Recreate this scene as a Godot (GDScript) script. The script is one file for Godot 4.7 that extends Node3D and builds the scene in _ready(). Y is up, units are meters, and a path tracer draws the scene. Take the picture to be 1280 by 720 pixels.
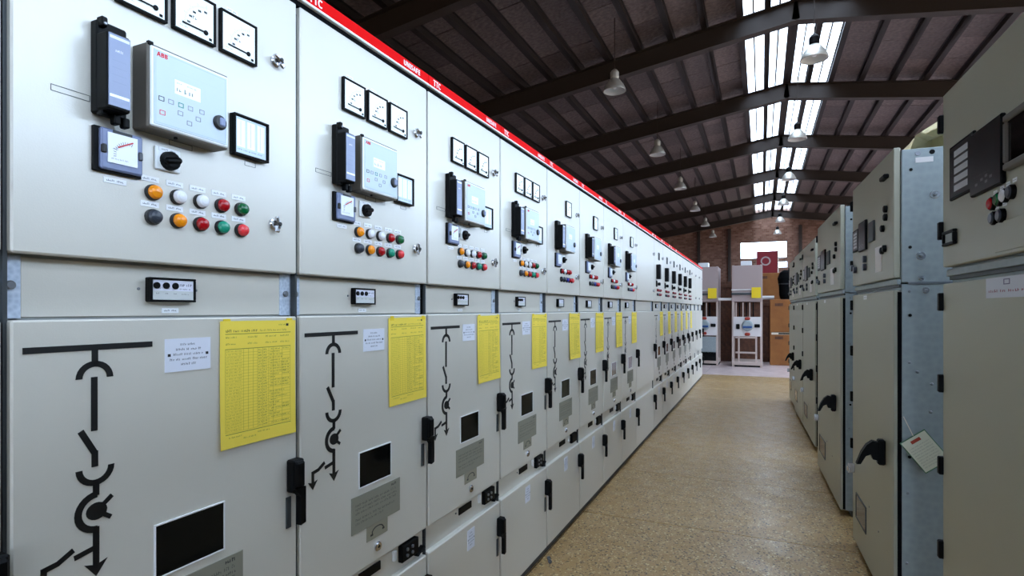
extends Node3D

# ------------------------------------------------------------------ helpers
class MB:
	var st := SurfaceTool.new()
	func _init() -> void:
		st.begin(Mesh.PRIMITIVE_TRIANGLES)
	func v(p: Vector3, n: Vector3, uv: Vector2) -> void:
		st.set_normal(n)
		st.set_uv(uv)
		st.add_vertex(p)
	func tri(a: Vector3, b: Vector3, c: Vector3, na: Vector3, nb: Vector3, nc: Vector3, ua := Vector2.ZERO, ub := Vector2.ZERO, uc := Vector2.ZERO) -> void:
		if (b - a).cross(c - a).dot(na + nb + nc) > 0.0:
			v(a, na, ua); v(c, nc, uc); v(b, nb, ub)
		else:
			v(a, na, ua); v(b, nb, ub); v(c, nc, uc)
	func quad(a: Vector3, b: Vector3, c: Vector3, d: Vector3, n: Vector3, uv := [Vector2(.01, .01), Vector2(.01, .01), Vector2(.01, .01), Vector2(.01, .01)]) -> void:
		tri(a, b, c, n, n, n, uv[0], uv[1], uv[2])
		tri(a, c, d, n, n, n, uv[0], uv[2], uv[3])
	# a box with chamfered edges, turned by basis; its +x face can carry a print
	func box(c: Vector3, size: Vector3, ch := 0.0, b := Basis(), print_x := false) -> void:
		var h := size / 2.0
		ch = minf(ch, minf(h.x, minf(h.y, h.z)) * .9)
		for i in 3:
			var j := (i + 1) % 3
			var k := (i + 2) % 3
			for s in [-1.0, 1.0]:
				var n := Vector3.ZERO
				n[i] = s
				var q := []
				for e in [[-1, -1], [1, -1], [1, 1], [-1, 1]]:
					var p := Vector3.ZERO
					p[i] = s * h[i]
					p[j] = e[0] * (h[j] - ch)
					p[k] = e[1] * (h[k] - ch)
					q.append(p)
				if print_x and i == 0 and s > 0.0:
					var uv := []
					for p in q:
						uv.append(Vector2(.5 - p.z / size.z, .5 - p.y / size.y))
					quad(c + b * q[0], c + b * q[1], c + b * q[2], c + b * q[3], b * n, uv)
				else:
					quad(c + b * q[0], c + b * q[1], c + b * q[2], c + b * q[3], b * n)
				if ch > 0.0:
					for t in [-1.0, 1.0]:
						var n2 := Vector3.ZERO
						n2[i] = s
						n2[j] = t
						n2 = n2.normalized()
						var p1 := Vector3.ZERO
						p1[i] = s * h[i]; p1[j] = t * (h[j] - ch); p1[k] = -(h[k] - ch)
						var p2 := p1
						p2[k] = h[k] - ch
						var p3 := p2
						p3[i] = s * (h[i] - ch); p3[j] = t * h[j]
						var p4 := p3
						p4[k] = -(h[k] - ch)
						quad(c + b * p1, c + b * p2, c + b * p3, c + b * p4, b * n2)
		if ch > 0.0:
			for x in [-1.0, 1.0]:
				for y in [-1.0, 1.0]:
					for z in [-1.0, 1.0]:
						var sg := Vector3(x, y, z)
						var n3 := b * sg.normalized()
						var g := h - Vector3(ch, ch, ch)
						tri(c + b * (sg * Vector3(h.x, g.y, g.z)), c + b * (sg * Vector3(g.x, h.y, g.z)), c + b * (sg * Vector3(g.x, g.y, h.z)), n3, n3, n3)
	# profile of (radius, height) turned about the axis y of basis
	func lathe(c: Vector3, prof: Array, seg := 20, b := Basis(), sy := 1.0) -> void:
		for i in prof.size() - 1:
			var p: Vector2 = prof[i]
			var q: Vector2 = prof[i + 1]
			var t := q - p
			var nn := Vector2(t.y, -t.x).normalized()
			for k in seg:
				var a0 := TAU * k / seg
				var a1 := TAU * (k + 1) / seg
				var d0 := Vector3(cos(a0), 0, sin(a0) * sy)
				var d1 := Vector3(cos(a1), 0, sin(a1) * sy)
				var up := Vector3.UP
				var n0 := b * (d0 * nn.x + up * nn.y).normalized()
				var n1 := b * (d1 * nn.x + up * nn.y).normalized()
				var A := c + b * (d0 * p.x + up * p.y)
				var B := c + b * (d1 * p.x + up * p.y)
				var C := c + b * (d1 * q.x + up * q.y)
				var D := c + b * (d0 * q.x + up * q.y)
				if p.x > 0.0:
					tri(A, B, C, n0, n1, n1)
				if q.x > 0.0:
					tri(A, C, D, n0, n1, n0)
	# a flat outline in (along, up), raised from p0 to p1 on a face that looks along +x
	func plate(pts: PackedVector2Array, p0: float, p1: float) -> void:
		var idx := Geometry2D.triangulate_polygon(pts)
		for i in range(0, idx.size(), 3):
			var a := pts[idx[i]]
			var b := pts[idx[i + 1]]
			var c := pts[idx[i + 2]]
			var n := Vector3.RIGHT
			tri(Vector3(p1, a.y, -a.x), Vector3(p1, b.y, -b.x), Vector3(p1, c.y, -c.x), n, n, n)
			tri(Vector3(p0, a.y, -a.x), Vector3(p0, b.y, -b.x), Vector3(p0, c.y, -c.x), -n, -n, -n)
		var ccw := not Geometry2D.is_polygon_clockwise(pts)
		for i in pts.size():
			var a := pts[i]
			var b := pts[(i + 1) % pts.size()]
			var t := b - a
			var n2 := Vector2(t.y, -t.x).normalized() * (1.0 if ccw else -1.0)
			var n := Vector3(0, n2.y, -n2.x)
			quad(Vector3(p0, a.y, -a.x), Vector3(p1, a.y, -a.x), Vector3(p1, b.y, -b.x), Vector3(p0, b.y, -b.x), n)
	func stroke(a: Vector2, b: Vector2, w: float, p0: float, p1: float) -> void:
		var t := (b - a).normalized() * w / 2.0
		var s := Vector2(-t.y, t.x)
		plate(PackedVector2Array([a + s, b + s, b - s, a - s]), p0, p1)
	func arc(c: Vector2, r: float, w: float, from: float, to: float, p0: float, p1: float, seg := 14) -> void:
		var o := PackedVector2Array()
		for i in seg + 1:
			var a := deg_to_rad(lerpf(from, to, float(i) / seg))
			o.append(c + Vector2(cos(a), sin(a)) * (r + w / 2))
		for i in seg + 1:
			var a := deg_to_rad(lerpf(to, from, float(i) / seg))
			o.append(c + Vector2(cos(a), sin(a)) * (r - w / 2))
		plate(o, p0, p1)
	func mesh() -> ArrayMesh:
		return st.commit()

var M := {}
var cache := {}
var used := {}
var rng := RandomNumberGenerator.new()
const TURN_X := Vector3(0, 0, -PI / 2)

func bx(size: Vector3, ch := 0.0, printed := false) -> ArrayMesh:
	var key := "b%s%s%s" % [size, ch, printed]
	if not cache.has(key):
		var m := MB.new()
		m.box(Vector3.ZERO, size, ch, Basis(), printed)
		cache[key] = m.mesh()
	return cache[key]

func turned(prof: Array, seg := 20) -> ArrayMesh:
	var key := "l%s%s" % [prof, seg]
	if not cache.has(key):
		var m := MB.new()
		m.lathe(Vector3.ZERO, prof, seg)
		cache[key] = m.mesh()
	return cache[key]

func disc(r: float, h: float, ch := .001, seg := 20) -> ArrayMesh:
	return turned([Vector2(0, 0), Vector2(r, 0), Vector2(r, h - ch), Vector2(r - ch, h), Vector2(0, h)], seg)

func numbered(called: String) -> String:
	if not used.has(called):
		used[called] = 0
		return called
	used[called] += 1
	return "%s_%03d" % [called, used[called]]

func thing(called: String, label: String, category: String, at := Vector3.ZERO, turn := 0.0, group := "") -> Node3D:
	var o := Node3D.new()
	o.name = numbered(called)
	add_child(o)
	o.position = at
	o.rotation.y = turn
	o.set_meta("label", label)
	o.set_meta("category", category)
	if group:
		o.set_meta("group", group)
	return o

func part(parent: Node3D, called: String, mesh: Mesh, mat: Material, at := Vector3.ZERO, rot := Vector3.ZERO) -> MeshInstance3D:
	var o := MeshInstance3D.new()
	o.name = called
	o.mesh = mesh
	o.set_surface_override_material(0, mat)
	o.position = at
	o.rotation = rot
	parent.add_child(o, true)
	return o

func structure(called: String) -> Node3D:
	var o := Node3D.new()
	o.name = called
	add_child(o)
	o.set_meta("kind", "structure")
	return o

func struct_mesh(called: String, mesh: Mesh, mat: Material, at := Vector3.ZERO) -> MeshInstance3D:
	var o := part(self, called, mesh, mat, at)
	o.set_meta("kind", "structure")
	return o

func words_on(parent: Node3D, called: String, text: String, height: float, mat: Material, at: Vector3, rot: Vector3, bold := true, depth := .0012) -> MeshInstance3D:
	var t := TextMesh.new()
	var f := SystemFont.new()
	f.font_names = PackedStringArray(["Droid Sans"])
	f.font_weight = 700 if bold else 400
	t.font = f
	t.text = text
	t.font_size = 32
	t.pixel_size = height / 23.0
	t.depth = depth
	t.curve_step = 2.0
	return part(parent, called, t, mat, at, rot)

# ---- materials
func mat(color: Color, rough := .5, metal := 0.0) -> StandardMaterial3D:
	var m := StandardMaterial3D.new()
	m.albedo_color = color
	m.roughness = rough
	m.metallic = metal
	return m

func noise_tex(freq: float, ramp: Array, size := 256, kind := FastNoiseLite.TYPE_SIMPLEX_SMOOTH, octaves := 4, normal := false) -> NoiseTexture2D:
	var n := FastNoiseLite.new()
	n.noise_type = kind
	n.frequency = freq
	n.fractal_octaves = octaves
	n.seed = 7
	var t := NoiseTexture2D.new()
	t.width = size
	t.height = size
	t.seamless = true
	t.noise = n
	if ramp.size():
		var g := Gradient.new()
		g.offsets = PackedFloat32Array([0.0, 1.0])
		g.colors = PackedColorArray([ramp[0], ramp[1]])
		if ramp.size() == 3:
			g.offsets = PackedFloat32Array([0.0, .5, 1.0])
			g.colors = PackedColorArray(ramp)
		t.color_ramp = g
	if normal:
		t.as_normal_map = true
	return t

func triplanar(m: StandardMaterial3D, scale: float, world := true) -> StandardMaterial3D:
	m.uv1_triplanar = true
	m.uv1_world_triplanar = world
	m.uv1_scale = Vector3.ONE * scale
	return m

# ---- pictures of prints
func img(w: int, h: int, c: Color) -> Image:
	var i := Image.create(w, h, false, Image.FORMAT_RGBA8)
	i.fill(c)
	return i

func rect(i: Image, x: float, y: float, w: float, h: float, c: Color) -> void:
	i.fill_rect(Rect2i(int(x), int(y), maxi(1, int(w)), maxi(1, int(h))), c)

func frame(i: Image, x: float, y: float, w: float, h: float, t: float, c: Color) -> void:
	rect(i, x, y, w, t, c); rect(i, x, y + h - t, w, t, c)
	rect(i, x, y, t, h, c); rect(i, x + w - t, y, t, h, c)

func line(i: Image, a: Vector2, b: Vector2, w: float, c: Color) -> void:
	var n := int(a.distance_to(b) * 1.5) + 1
	for k in n + 1:
		var p := a.lerp(b, float(k) / n)
		rect(i, p.x - w / 2, p.y - w / 2, w, w, c)

# a row of small strokes where the photograph shows print too small to read
func scribble(i: Image, x: float, y: float, w: float, h: float, c: Color) -> void:
	var at := x
	while at < x + w:
		var run := h * rng.randf_range(1.2, 3.6)
		var end := minf(at + run, x + w)
		while at < end - 1:
			var tall := h * rng.randf_range(.55, 1.0)
			rect(i, at, y + h - tall, h * .22, tall, c)
			if rng.randf() < .6:
				rect(i, at, y + h * rng.randf_range(.1, .8), h * .5, h * .2, c)
			at += h * .62
		at += h * .5

func printed(i: Image, rough := .6) -> StandardMaterial3D:
	i.generate_mipmaps()
	var m := StandardMaterial3D.new()
	m.albedo_texture = ImageTexture.create_from_image(i)
	m.roughness = rough
	m.texture_repeat = false
	return m

func make_materials() -> void:
	var peel := noise_tex(.06, [], 256, FastNoiseLite.TYPE_SIMPLEX_SMOOTH, 2)
	var paint := mat(Color(.822, .80, .755), .3)
	paint.metallic_specular = .7
	paint.heightmap_enabled = true
	paint.heightmap_texture = peel
	paint.heightmap_scale = .006
	M.paint = triplanar(paint, 14.0, false)
	var green := mat(Color(.655, .64, .57), .42)
	green.heightmap_enabled = true
	green.heightmap_texture = peel
	green.heightmap_scale = .008
	M.paint_right = triplanar(green, 9.0, false)
	M.body = mat(Color(.66, .67, .66), .5)
	var galv := mat(Color(1, 1, 1), .5, .12)
	galv.albedo_texture = noise_tex(.05, [Color(.56, .595, .60), Color(.615, .645, .65)], 256, FastNoiseLite.TYPE_CELLULAR, 1)
	M.galv = triplanar(galv, 3.0, false)
	var sp := mat(Color(1, 1, 1), .45, .1)
	sp.albedo_texture = noise_tex(.09, [Color(.68, .73, .80), Color(.86, .89, .94)], 256, FastNoiseLite.TYPE_CELLULAR, 1)
	M.spangle = triplanar(sp, 5.0, false)
	M.black = mat(Color(.022, .022, .025), .5)
	M.black.metallic_specular = .25
	M.rubber = mat(Color(.035, .035, .04), .85)
	M.rubber.metallic_specular = .2
	M.vinyl = mat(Color(.03, .03, .035), .5)
	M.dark = mat(Color(.10, .105, .11), .5)
	M.edge = mat(Color(.21, .225, .235), .55)
	M.red = mat(Color(.86, .015, .025), .6)
	M.red.metallic_specular = .15
	M.white = mat(Color(.90, .90, .90), .45)
	M.chrome = mat(Color(.78, .78, .80), .22, 1.0)
	M.steel = mat(Color(.55, .56, .58), .38, .9)
	M.taupe = mat(Color(.36, .33, .295), .55)
	M.glass_dark = mat(Color(.02, .022, .024), .08)
	M.plinth = mat(Color(.30, .29, .28), .6)
	M.knob_white = mat(Color(.92, .93, .93), .3)
	M.lens_amber = mat(Color(.95, .56, .06), .18)
	M.lens_white = mat(Color(.90, .90, .92), .18)
	M.lens_red = mat(Color(.66, .03, .08), .16)
	M.lens_green = mat(Color(.02, .36, .19), .18)
	M.lens_teal = mat(Color(.10, .55, .44), .2)
	M.lens_salmon = mat(Color(.86, .22, .24), .2)
	M.lens_grey = mat(Color(.19, .21, .25), .3)
	M.lens_blue_grey = mat(Color(.45, .49, .62), .35)
	M.lens_blue = mat(Color(.10, .14, .55), .2)
	M.needle = mat(Color(.75, .08, .08), .4)
	# dial of an analogue meter: arc of scale marks, long base line, zero mark
	var d := img(192, 184, Color(.95, .97, .95))
	for k in 21:
		var a := deg_to_rad(lerpf(92, 178, k / 20.0))
		var o := Vector2(160, 150)
		var dir := Vector2(cos(a), -sin(a))
		line(d, o + dir * 112, o + dir * (120 if k % 5 else 130), 1.5, Color(.35, .35, .35))
	for k in 5:
		var a := deg_to_rad(lerpf(95, 172, k / 4.0))
		rect(d, 160 + cos(a) * 96 - 9, 150 - sin(a) * 96 - 5, 16, 10, Color(.12, .12, .12))
	scribble(d, 84, 96, 18, 18, Color(.15, .15, .15))
	scribble(d, 20, 164, 40, 6, Color(.3, .3, .3))
	M.dial = printed(d, .25)
	# dial of the small lower relay meter
	d = img(128, 128, Color(.93, .94, .97))
	for k in 13:
		var a := deg_to_rad(lerpf(70, 190, k / 12.0))
		line(d, Vector2(84, 88) + Vector2(cos(a), -sin(a)) * 50, Vector2(84, 88) + Vector2(cos(a), -sin(a)) * 60, 2, Color(.2, .2, .25))
	scribble(d, 14, 106, 80, 7, Color(.25, .25, .3))
	scribble(d, 20, 62, 24, 8, Color(.25, .25, .3))
	M.dial_small = printed(d, .3)
	# three-column display
	d = img(128, 128, Color(.78, .83, .88))
	for k in 3:
		rect(d, 6 + k * 41, 8, 33, 98, Color(.95, .96, .97))
		rect(d, 20 + k * 41, 14, 2, 86, Color(.75, .72, .80))
	rect(d, 88, 10, 1, 96, Color(.35, .6, .35))
	scribble(d, 8, 112, 108, 7, Color(.3, .35, .4))
	M.columns = printed(d, .3)
	# yellow form with a table of entries
	d = img(384, 500, Color(.97, .86, .32))
	var ink := Color(.38, .36, .10)
	scribble(d, 26, 34, 150, 12, Color(.25, .25, .10)); scribble(d, 190, 36, 150, 9, ink)
	rect(d, 330, 14, 14, 10, Color(.1, .1, .08)); scribble(d, 290, 16, 36, 6, ink)
	line(d, Vector2(24, 52), Vector2(356, 52), 2, ink)
	for k in 2:
		scribble(d, 26, 62 + k * 26, 50, 8, ink); scribble(d, 130, 62 + k * 26, 46, 8, ink)
		scribble(d, 220, 62 + k * 26, 60, 8, ink); scribble(d, 300, 62 + k * 26, 50, 8, ink)
	line(d, Vector2(24, 112), Vector2(356, 112), 2, ink)
	for x in [24, 110, 134, 158, 180, 206, 238, 262, 310, 356]:
		line(d, Vector2(x, 112), Vector2(x, 440), 1.5, Color(.55, .50, .12))
	for k in 27:
		var y := 118 + k * 12
		line(d, Vector2(24, y + 10), Vector2(356, y + 10), 1, Color(.74, .66, .15))
		scribble(d, 28, y, 74, 6, Color(.62, .56, .13))
		for x in [184, 210]:
			scribble(d, x, y, 20, 6, ink)
		if rng.randf() < .9:
			scribble(d, 242 + rng.randf() * 10, y, 30 + rng.randf() * 60, 6, ink)
		if rng.randf() < .6:
			scribble(d, 314, y, 36, 6, ink)
	line(d, Vector2(24, 446), Vector2(356, 446), 2, ink)
	for k in 3:
		scribble(d, 40 + k * 70, 456 + (k % 2) * 12, 60, 7, ink)
	M.yellow = printed(d, .75)
	# white notice with five centred lines
	d = img(256, 172, Color(.88, .89, .93))
	for k in 5:
		var w: float = [92, 140, 168, 204, 84][k]
		scribble(d, 128 - w / 2, 24 + k * 26, w, 14, Color(.36, .37, .42))
	rect(d, 14, 78, 16, 14, Color(.1, .1, .12)); rect(d, 226, 78, 16, 14, Color(.1, .1, .12))
	M.notice = printed(d, .6)
	# grey instruction plate with lines of text
	d = img(256, 120, Color(.545, .53, .475))
	scribble(d, 206, 8, 34, 10, Color(.08, .08, .08))
	for k in 3:
		scribble(d, 20, 26 + k * 13, 216, 9, Color(.16, .16, .15))
	for k in 2:
		scribble(d, 20, 72 + k * 14, 200 - k * 60, 9, Color(.16, .16, .15))
	M.plate = printed(d, .5)
	d = img(96, 64, Color(.57, .55, .48))
	for k in 30:
		var a := deg_to_rad(lerpf(10, 200, k / 29.0))
		rect(d, 48 + cos(a) * 26, 36 - sin(a) * 20, 4, 4, Color(.12, .12, .12))
	rect(d, 16, 40, 12, 8, Color(.12, .12, .12)); rect(d, 70, 36, 10, 8, Color(.12, .12, .12))
	M.arrow_plate = printed(d, .5)
	# small white strip with a short entry
	d = img(96, 32, Color(.93, .93, .94))
	scribble(d, 12, 10, 68, 12, Color(.2, .2, .24))
	M.strip_label = printed(d, .5)
	# voltage indicator front
	d = img(160, 84, Color(.90, .90, .95))
	rect(d, 0, 46, 160, 38, Color(.82, .83, .82))
	for k in 2:
		scribble(d, 104, 14 + k * 20, 46, 12 - k * 5, Color(.1, .1, .2))
	for k in 3:
		scribble(d, 14 + k * 34, 34, 16, 5, Color(.4, .4, .5)); scribble(d, 12 + k * 34, 54, 14, 7, Color(.3, .3, .3))
	scribble(d, 112, 56, 30, 7, Color(.35, .35, .35))
	M.indicator = printed(d, .35)
	# front of the feeder terminal
	d = img(320, 288, Color(.73, .78, .82))
	frame(d, 6, 6, 308, 276, 2, Color(.62, .68, .72))
	rect(d, 80, 86, 118, 62, Color(.93, .96, .92)); frame(d, 80, 86, 118, 62, 2, Color(.66, .73, .72))
	for p in [[92, 98, 26, 6], [136, 98, 40, 6], [92, 118, 18, 18], [124, 116, 8, 22], [144, 116, 20, 22]]:
		scribble(d, p[0], p[1], p[2], p[3] * .9, Color(.30, .36, .34))
	scribble(d, 80, 56, 190, 5, Color(.70, .75, .78))
	for k in 5:
		scribble(d, 214, 92 + k * 13, 80, 5, Color(.72, .77, .80))
	M.terminal = printed(d, .3)
	# front of the dark meter block
	d = img(96, 300, Color(.46, .50, .62))
	rect(d, 4, 8, 88, 12, Color(.80, .84, .90)); rect(d, 4, 252, 88, 12, Color(.90, .92, .95))
	scribble(d, 30, 62, 40, 12, Color(.9, .9, .95))
	for k in 4:
		rect(d, 14, 108 + k * 30, 66, 2, Color(.42, .47, .58))
	M.block_front = printed(d, .22)
	# dark strip windows of the annunciator on the right row
	d = img(96, 128, Color(.06, .06, .07))
	for k in 5:
		rect(d, 18, 12 + k * 22, 62, 16, Color(.78, .79, .80))
	M.annunciator = printed(d, .35)
	d = img(160, 220, Color(.03, .03, .035))
	frame(d, 14, 20, 132, 118, 2, Color(.07, .07, .08))
	scribble(d, 24, 158, 84, 8, Color(.40, .40, .40))
	for p in [[60, 176], [84, 170], [84, 190], [108, 180], [30, 186]]:
		rect(d, p[0], p[1], 14, 10, Color(.48, .48, .48))
	M.protection = printed(d, .3)
	# caution label and hanging card
	d = img(192, 96, Color(.80, .80, .84))
	frame(d, 82, 10, 28, 26, 4, Color(.35, .30, .45))
	scribble(d, 14, 56, 164, 15, Color(.55, .18, .28))
	M.caution = printed(d, .5)
	d = img(220, 300, Color(.82, .81, .72))
	rect(d, 0, 0, 220, 8, Color(.30, .46, .34)); rect(d, 0, 292, 220, 8, Color(.30, .46, .34)); rect(d, 0, 0, 6, 300, Color(.30, .46, .34)); rect(d, 214, 0, 6, 300, Color(.30, .46, .34))
	rect(d, 70, 30, 80, 26, Color(.66, .24, .16))
	for k in 9:
		scribble(d, 24, 80 + k * 22, 170, 9, Color(.40, .40, .36))
	M.card = printed(d, .6)
	# terrazzo
	var size := 1024
	var tz := img(size, size, Color(.62, .55, .44))
	for y in range(0, size, 2):
		for x in range(0, size, 2):
			var g := rng.randf_range(-.05, .05)
			rect(tz, x, y, 2, 2, Color(.61 + g, .485 + g, .305 + g * .9))
	var chips := [Color(.76, .68, .51), Color(.70, .60, .43), Color(.37, .28, .19), Color(.29, .22, .15), Color(.60, .44, .27), Color(.47, .37, .25)]
	for k in 7500:
		var c: Color = chips[rng.randi() % chips.size()]
		var x := rng.randi() % size
		var y := rng.randi() % size
		var r := rng.randi_range(3, 13)
		for q in r:
			var w := int(sqrt(maxf(0.0, r * r / 4.0 - pow(q - r / 2.0, 2))) * 2.0 * rng.randf_range(.7, 1.1))
			rect(tz, posmod(x - w / 2, size), posmod(y + q, size), w, 1, c)
	tz.generate_mipmaps()
	var fl := mat(Color(1, 1, 1), .34)
	fl.albedo_texture = ImageTexture.create_from_image(tz)
	fl.roughness_texture = noise_tex(.02, [Color(.55, .55, .55), Color(1, 1, 1)], 256)
	fl.roughness = .5
	M.floor = triplanar(fl, .9)
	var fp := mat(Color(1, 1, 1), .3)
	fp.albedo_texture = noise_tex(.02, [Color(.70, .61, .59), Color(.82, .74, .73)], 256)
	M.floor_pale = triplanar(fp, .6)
	M.joint = mat(Color(.24, .18, .13), .85)
	# brick
	var br := img(256, 256, Color(.52, .43, .38))
	for row in 16:
		for k in 9:
			var g := rng.randf_range(-.07, .07)
			rect(br, k * 32 - (16 if row % 2 else 0) + 1, row * 16 + 1, 30, 14, Color(.50 + g, .36 + g, .295 + g))
	br.generate_mipmaps()
	var bm := mat(Color(1, 1, 1), .85)
	bm.albedo_texture = ImageTexture.create_from_image(br)
	M.brick = triplanar(bm, .55)
	M.plaster = mat(Color(.62, .60, .56), .8)
	# roof
	var rp := mat(Color(1, 1, 1), .55)
	rp.albedo_texture = noise_tex(.035, [Color(.35, .295, .28), Color(.52, .45, .43)], 256)
	rp.heightmap_enabled = true
	rp.heightmap_texture = noise_tex(.03, [], 256, FastNoiseLite.TYPE_SIMPLEX_SMOOTH, 3)
	rp.heightmap_scale = 1.2
	M.roof_panel = triplanar(rp, 1.1)
	M.roof_panel_b = triplanar(rp.duplicate(), 1.1)
	M.roof_panel_b.albedo_color = Color(.86, .85, .85)
	M.rafter = mat(Color(.185, .135, .105), .6)
	M.purlin = mat(Color(.13, .085, .073), .6)
	M.roof_top = mat(Color(.55, .55, .55), .6)
	var pane := mat(Color(.93, .89, .88, .12), .1)
	pane.transparency = BaseMaterial3D.TRANSPARENCY_ALPHA
	M.pane = pane
	var wp := mat(Color(.96, .97, .97, .06), .05)
	wp.transparency = BaseMaterial3D.TRANSPARENCY_ALPHA
	M.window_pane = wp
	var al := mat(Color(.80, .78, .74), .38, .55)
	M.reflector = al
	M.cream = mat(Color(.95, .88, .68), .8)
	var cb := mat(Color(1, 1, 1), .85)
	cb.albedo_texture = noise_tex(.02, [Color(.52, .32, .15), Color(.60, .385, .19)], 128)
	M.cardboard = triplanar(cb, 1.0, false)
	var wd := mat(Color(1, 1, 1), .7)
	wd.albedo_texture = noise_tex(.03, [Color(.27, .15, .085), Color(.40, .235, .14)], 128)
	M.wood = triplanar(wd, 2.0, false)
	M.pinkish = mat(Color(.66, .58, .565), .5)
	M.pale_frame = mat(Color(.74, .66, .62), .5)
	M.white_board = mat(Color(.86, .83, .82), .5)
	M.yellow_plain = mat(Color(.93, .80, .12), .7)
	M.blue = mat(Color(.10, .28, .52), .4)
	M.brick_red = mat(Color(.62, .20, .13), .5)
	M.banner = mat(Color(.48, .05, .11), .7)
	M.tape = mat(Color(.88, .82, .74), .6)

# ------------------------------------------------------------------ left row
const LEFT_X := -1.0865     # plane of the door fronts, metres left of the camera
const LEFT_Z := .4814       # first full cabinet starts this far ahead
const WIDE := .609
const NTH := ["", "first", "second", "third", "fourth", "fifth", "sixth", "seventh", "eighth", "ninth", "tenth", "eleventh", "twelfth", "thirteenth", "fourteenth", "fifteenth", "sixteenth", "seventeenth", "last"]

func mimic_mesh() -> ArrayMesh:
	if cache.has("mimic"):
		return cache["mimic"]
	var m := MB.new()
	var p0 := 0.0
	var p1 := .0012
	var w := .0105
	m.stroke(Vector2(.021, 1.295), Vector2(.231, 1.295), .0105, p0, p1)
	m.stroke(Vector2(.128, 1.290), Vector2(.128, 1.262), w, p0, p1)
	m.arc(Vector2(.128, 1.240), .0255, .0105, 0, 180, p0, p1)
	m.stroke(Vector2(.127, 1.242), Vector2(.127, 1.146), w, p0, p1)
	m.stroke(Vector2(.105, 1.149), Vector2(.128, 1.106), w, p0, p1)
	m.stroke(Vector2(.128, 1.110), Vector2(.128, 1.082), w, p0, p1)
	m.arc(Vector2(.129, 1.080), .0265, .0105, 180, 360, p0, p1)
	m.stroke(Vector2(.130, 1.056), Vector2(.130, 1.030), w, p0, p1)
	m.arc(Vector2(.132, 1.001), .031, .0115, 90, 270, p0, p1)
	var o := PackedVector2Array()
	for k in 18:
		o.append(Vector2(.131, 1.002) + Vector2(cos(TAU * k / 18) * .0175, sin(TAU * k / 18) * .0155))
	m.plate(o, p0, p1)
	m.stroke(Vector2(.136, 1.006), Vector2(.157, 1.023), .008, p0, p1)
	m.stroke(Vector2(.136, .998), Vector2(.155, .984), .008, p0, p1)
	m.stroke(Vector2(.130, .974), Vector2(.130, .905), w, p0, p1)
	m.plate(PackedVector2Array([Vector2(.111, .912), Vector2(.130, .906), Vector2(.149, .912), Vector2(.130, .886)]), p0, p1)
	m.stroke(Vector2(.130, .938), Vector2(.095, .931), .009, p0, p1)
	m.stroke(Vector2(.094, .946), Vector2(.070, .932), .009, p0, p1)
	m.stroke(Vector2(.072, .9325), Vector2(.046, .928), .009, p0, p1)
	m.stroke(Vector2(.050, .932), Vector2(.050, .902), .009, p0, p1)
	m.plate(PackedVector2Array([Vector2(.033, .907), Vector2(.050, .902), Vector2(.067, .907), Vector2(.050, .884)]), p0, p1)
	cache["mimic"] = m.mesh()
	return cache["mimic"]

func handle_mesh() -> ArrayMesh:
	if cache.has("handle"):
		return cache["handle"]
	var m := MB.new()
	m.box(Vector3(.014, .040, 0), Vector3(.028, .082, .036), .004)
	m.box(Vector3(.025, .044, 0), Vector3(.02, .066, .03), .005)
	var side := PackedVector2Array([Vector2(-.018, .01), Vector2(.018, .01), Vector2(.018, -.080), Vector2(.001, -.084), Vector2(.001, -.012)])
	m.plate(side, .016, .032)
	cache["handle"] = m.mesh()
	return cache["handle"]

func lock_mesh() -> ArrayMesh:
	if cache.has("lock"):
		return cache["lock"]
	var m := MB.new()
	var b := Basis(Vector3(0, 0, 1), -PI / 2)
	m.lathe(Vector3.ZERO, [Vector2(.0145, 0), Vector2(.0145, .004), Vector2(.011, .008), Vector2(.011, .012), Vector2(0, .013)], 18, b)
	m.box(Vector3(.016, .004, 0), Vector3(.012, .030, .009), .003, Basis(Vector3.RIGHT, .3))
	m.box(Vector3(.014, -.012, 0), Vector3(.008, .016, .014), .003)
	cache["lock"] = m.mesh()
	return cache["lock"]

func frame_mesh(w: float, h: float, t: float, deep: float) -> ArrayMesh:
	var key := "f%s %s %s %s" % [w, h, t, deep]
	if not cache.has(key):
		var m := MB.new()
		m.box(Vector3(0, h / 2 - t / 2, 0), Vector3(deep, t, w), t * .2)
		m.box(Vector3(0, -h / 2 + t / 2, 0), Vector3(deep, t, w), t * .2)
		m.box(Vector3(0, 0, w / 2 - t / 2), Vector3(deep, h - 2 * t, t), t * .2)
		m.box(Vector3(0, 0, -w / 2 + t / 2), Vector3(deep, h - 2 * t, t), t * .2)
		cache[key] = m.mesh()
	return cache[key]

func at(p: float, y: float, a: float) -> Vector3:
	return Vector3(p, y, -a)

func add_meter(c: Node3D, a: float, y: float, lean: float, near: bool) -> void:
	var m := part(c, "analog_meter", bx(Vector3(.006, .093, .096), .001), M.black, at(.003, y, a))
	part(m, "meter_frame", frame_mesh(.096, .093, .0045, .006), M.black, at(.005, 0, 0))
	part(m, "dial", bx(Vector3(.002, .082, .085), 0, true), M.dial, at(.0042, 0, 0))
	if near:
		part(m, "needle", bx(Vector3(.001, .003, .052), 0), M.black, at(.0065, -.026, -.003), Vector3(lean, 0, 0))
		part(m, "needle_hub", disc(.005, .003), M.black, at(.0055, -.026, .024), TURN_X)
		part(m, "pointer_stop", bx(Vector3(.001, .005, .006)), M.black, at(.0058, -.036, .035))

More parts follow.
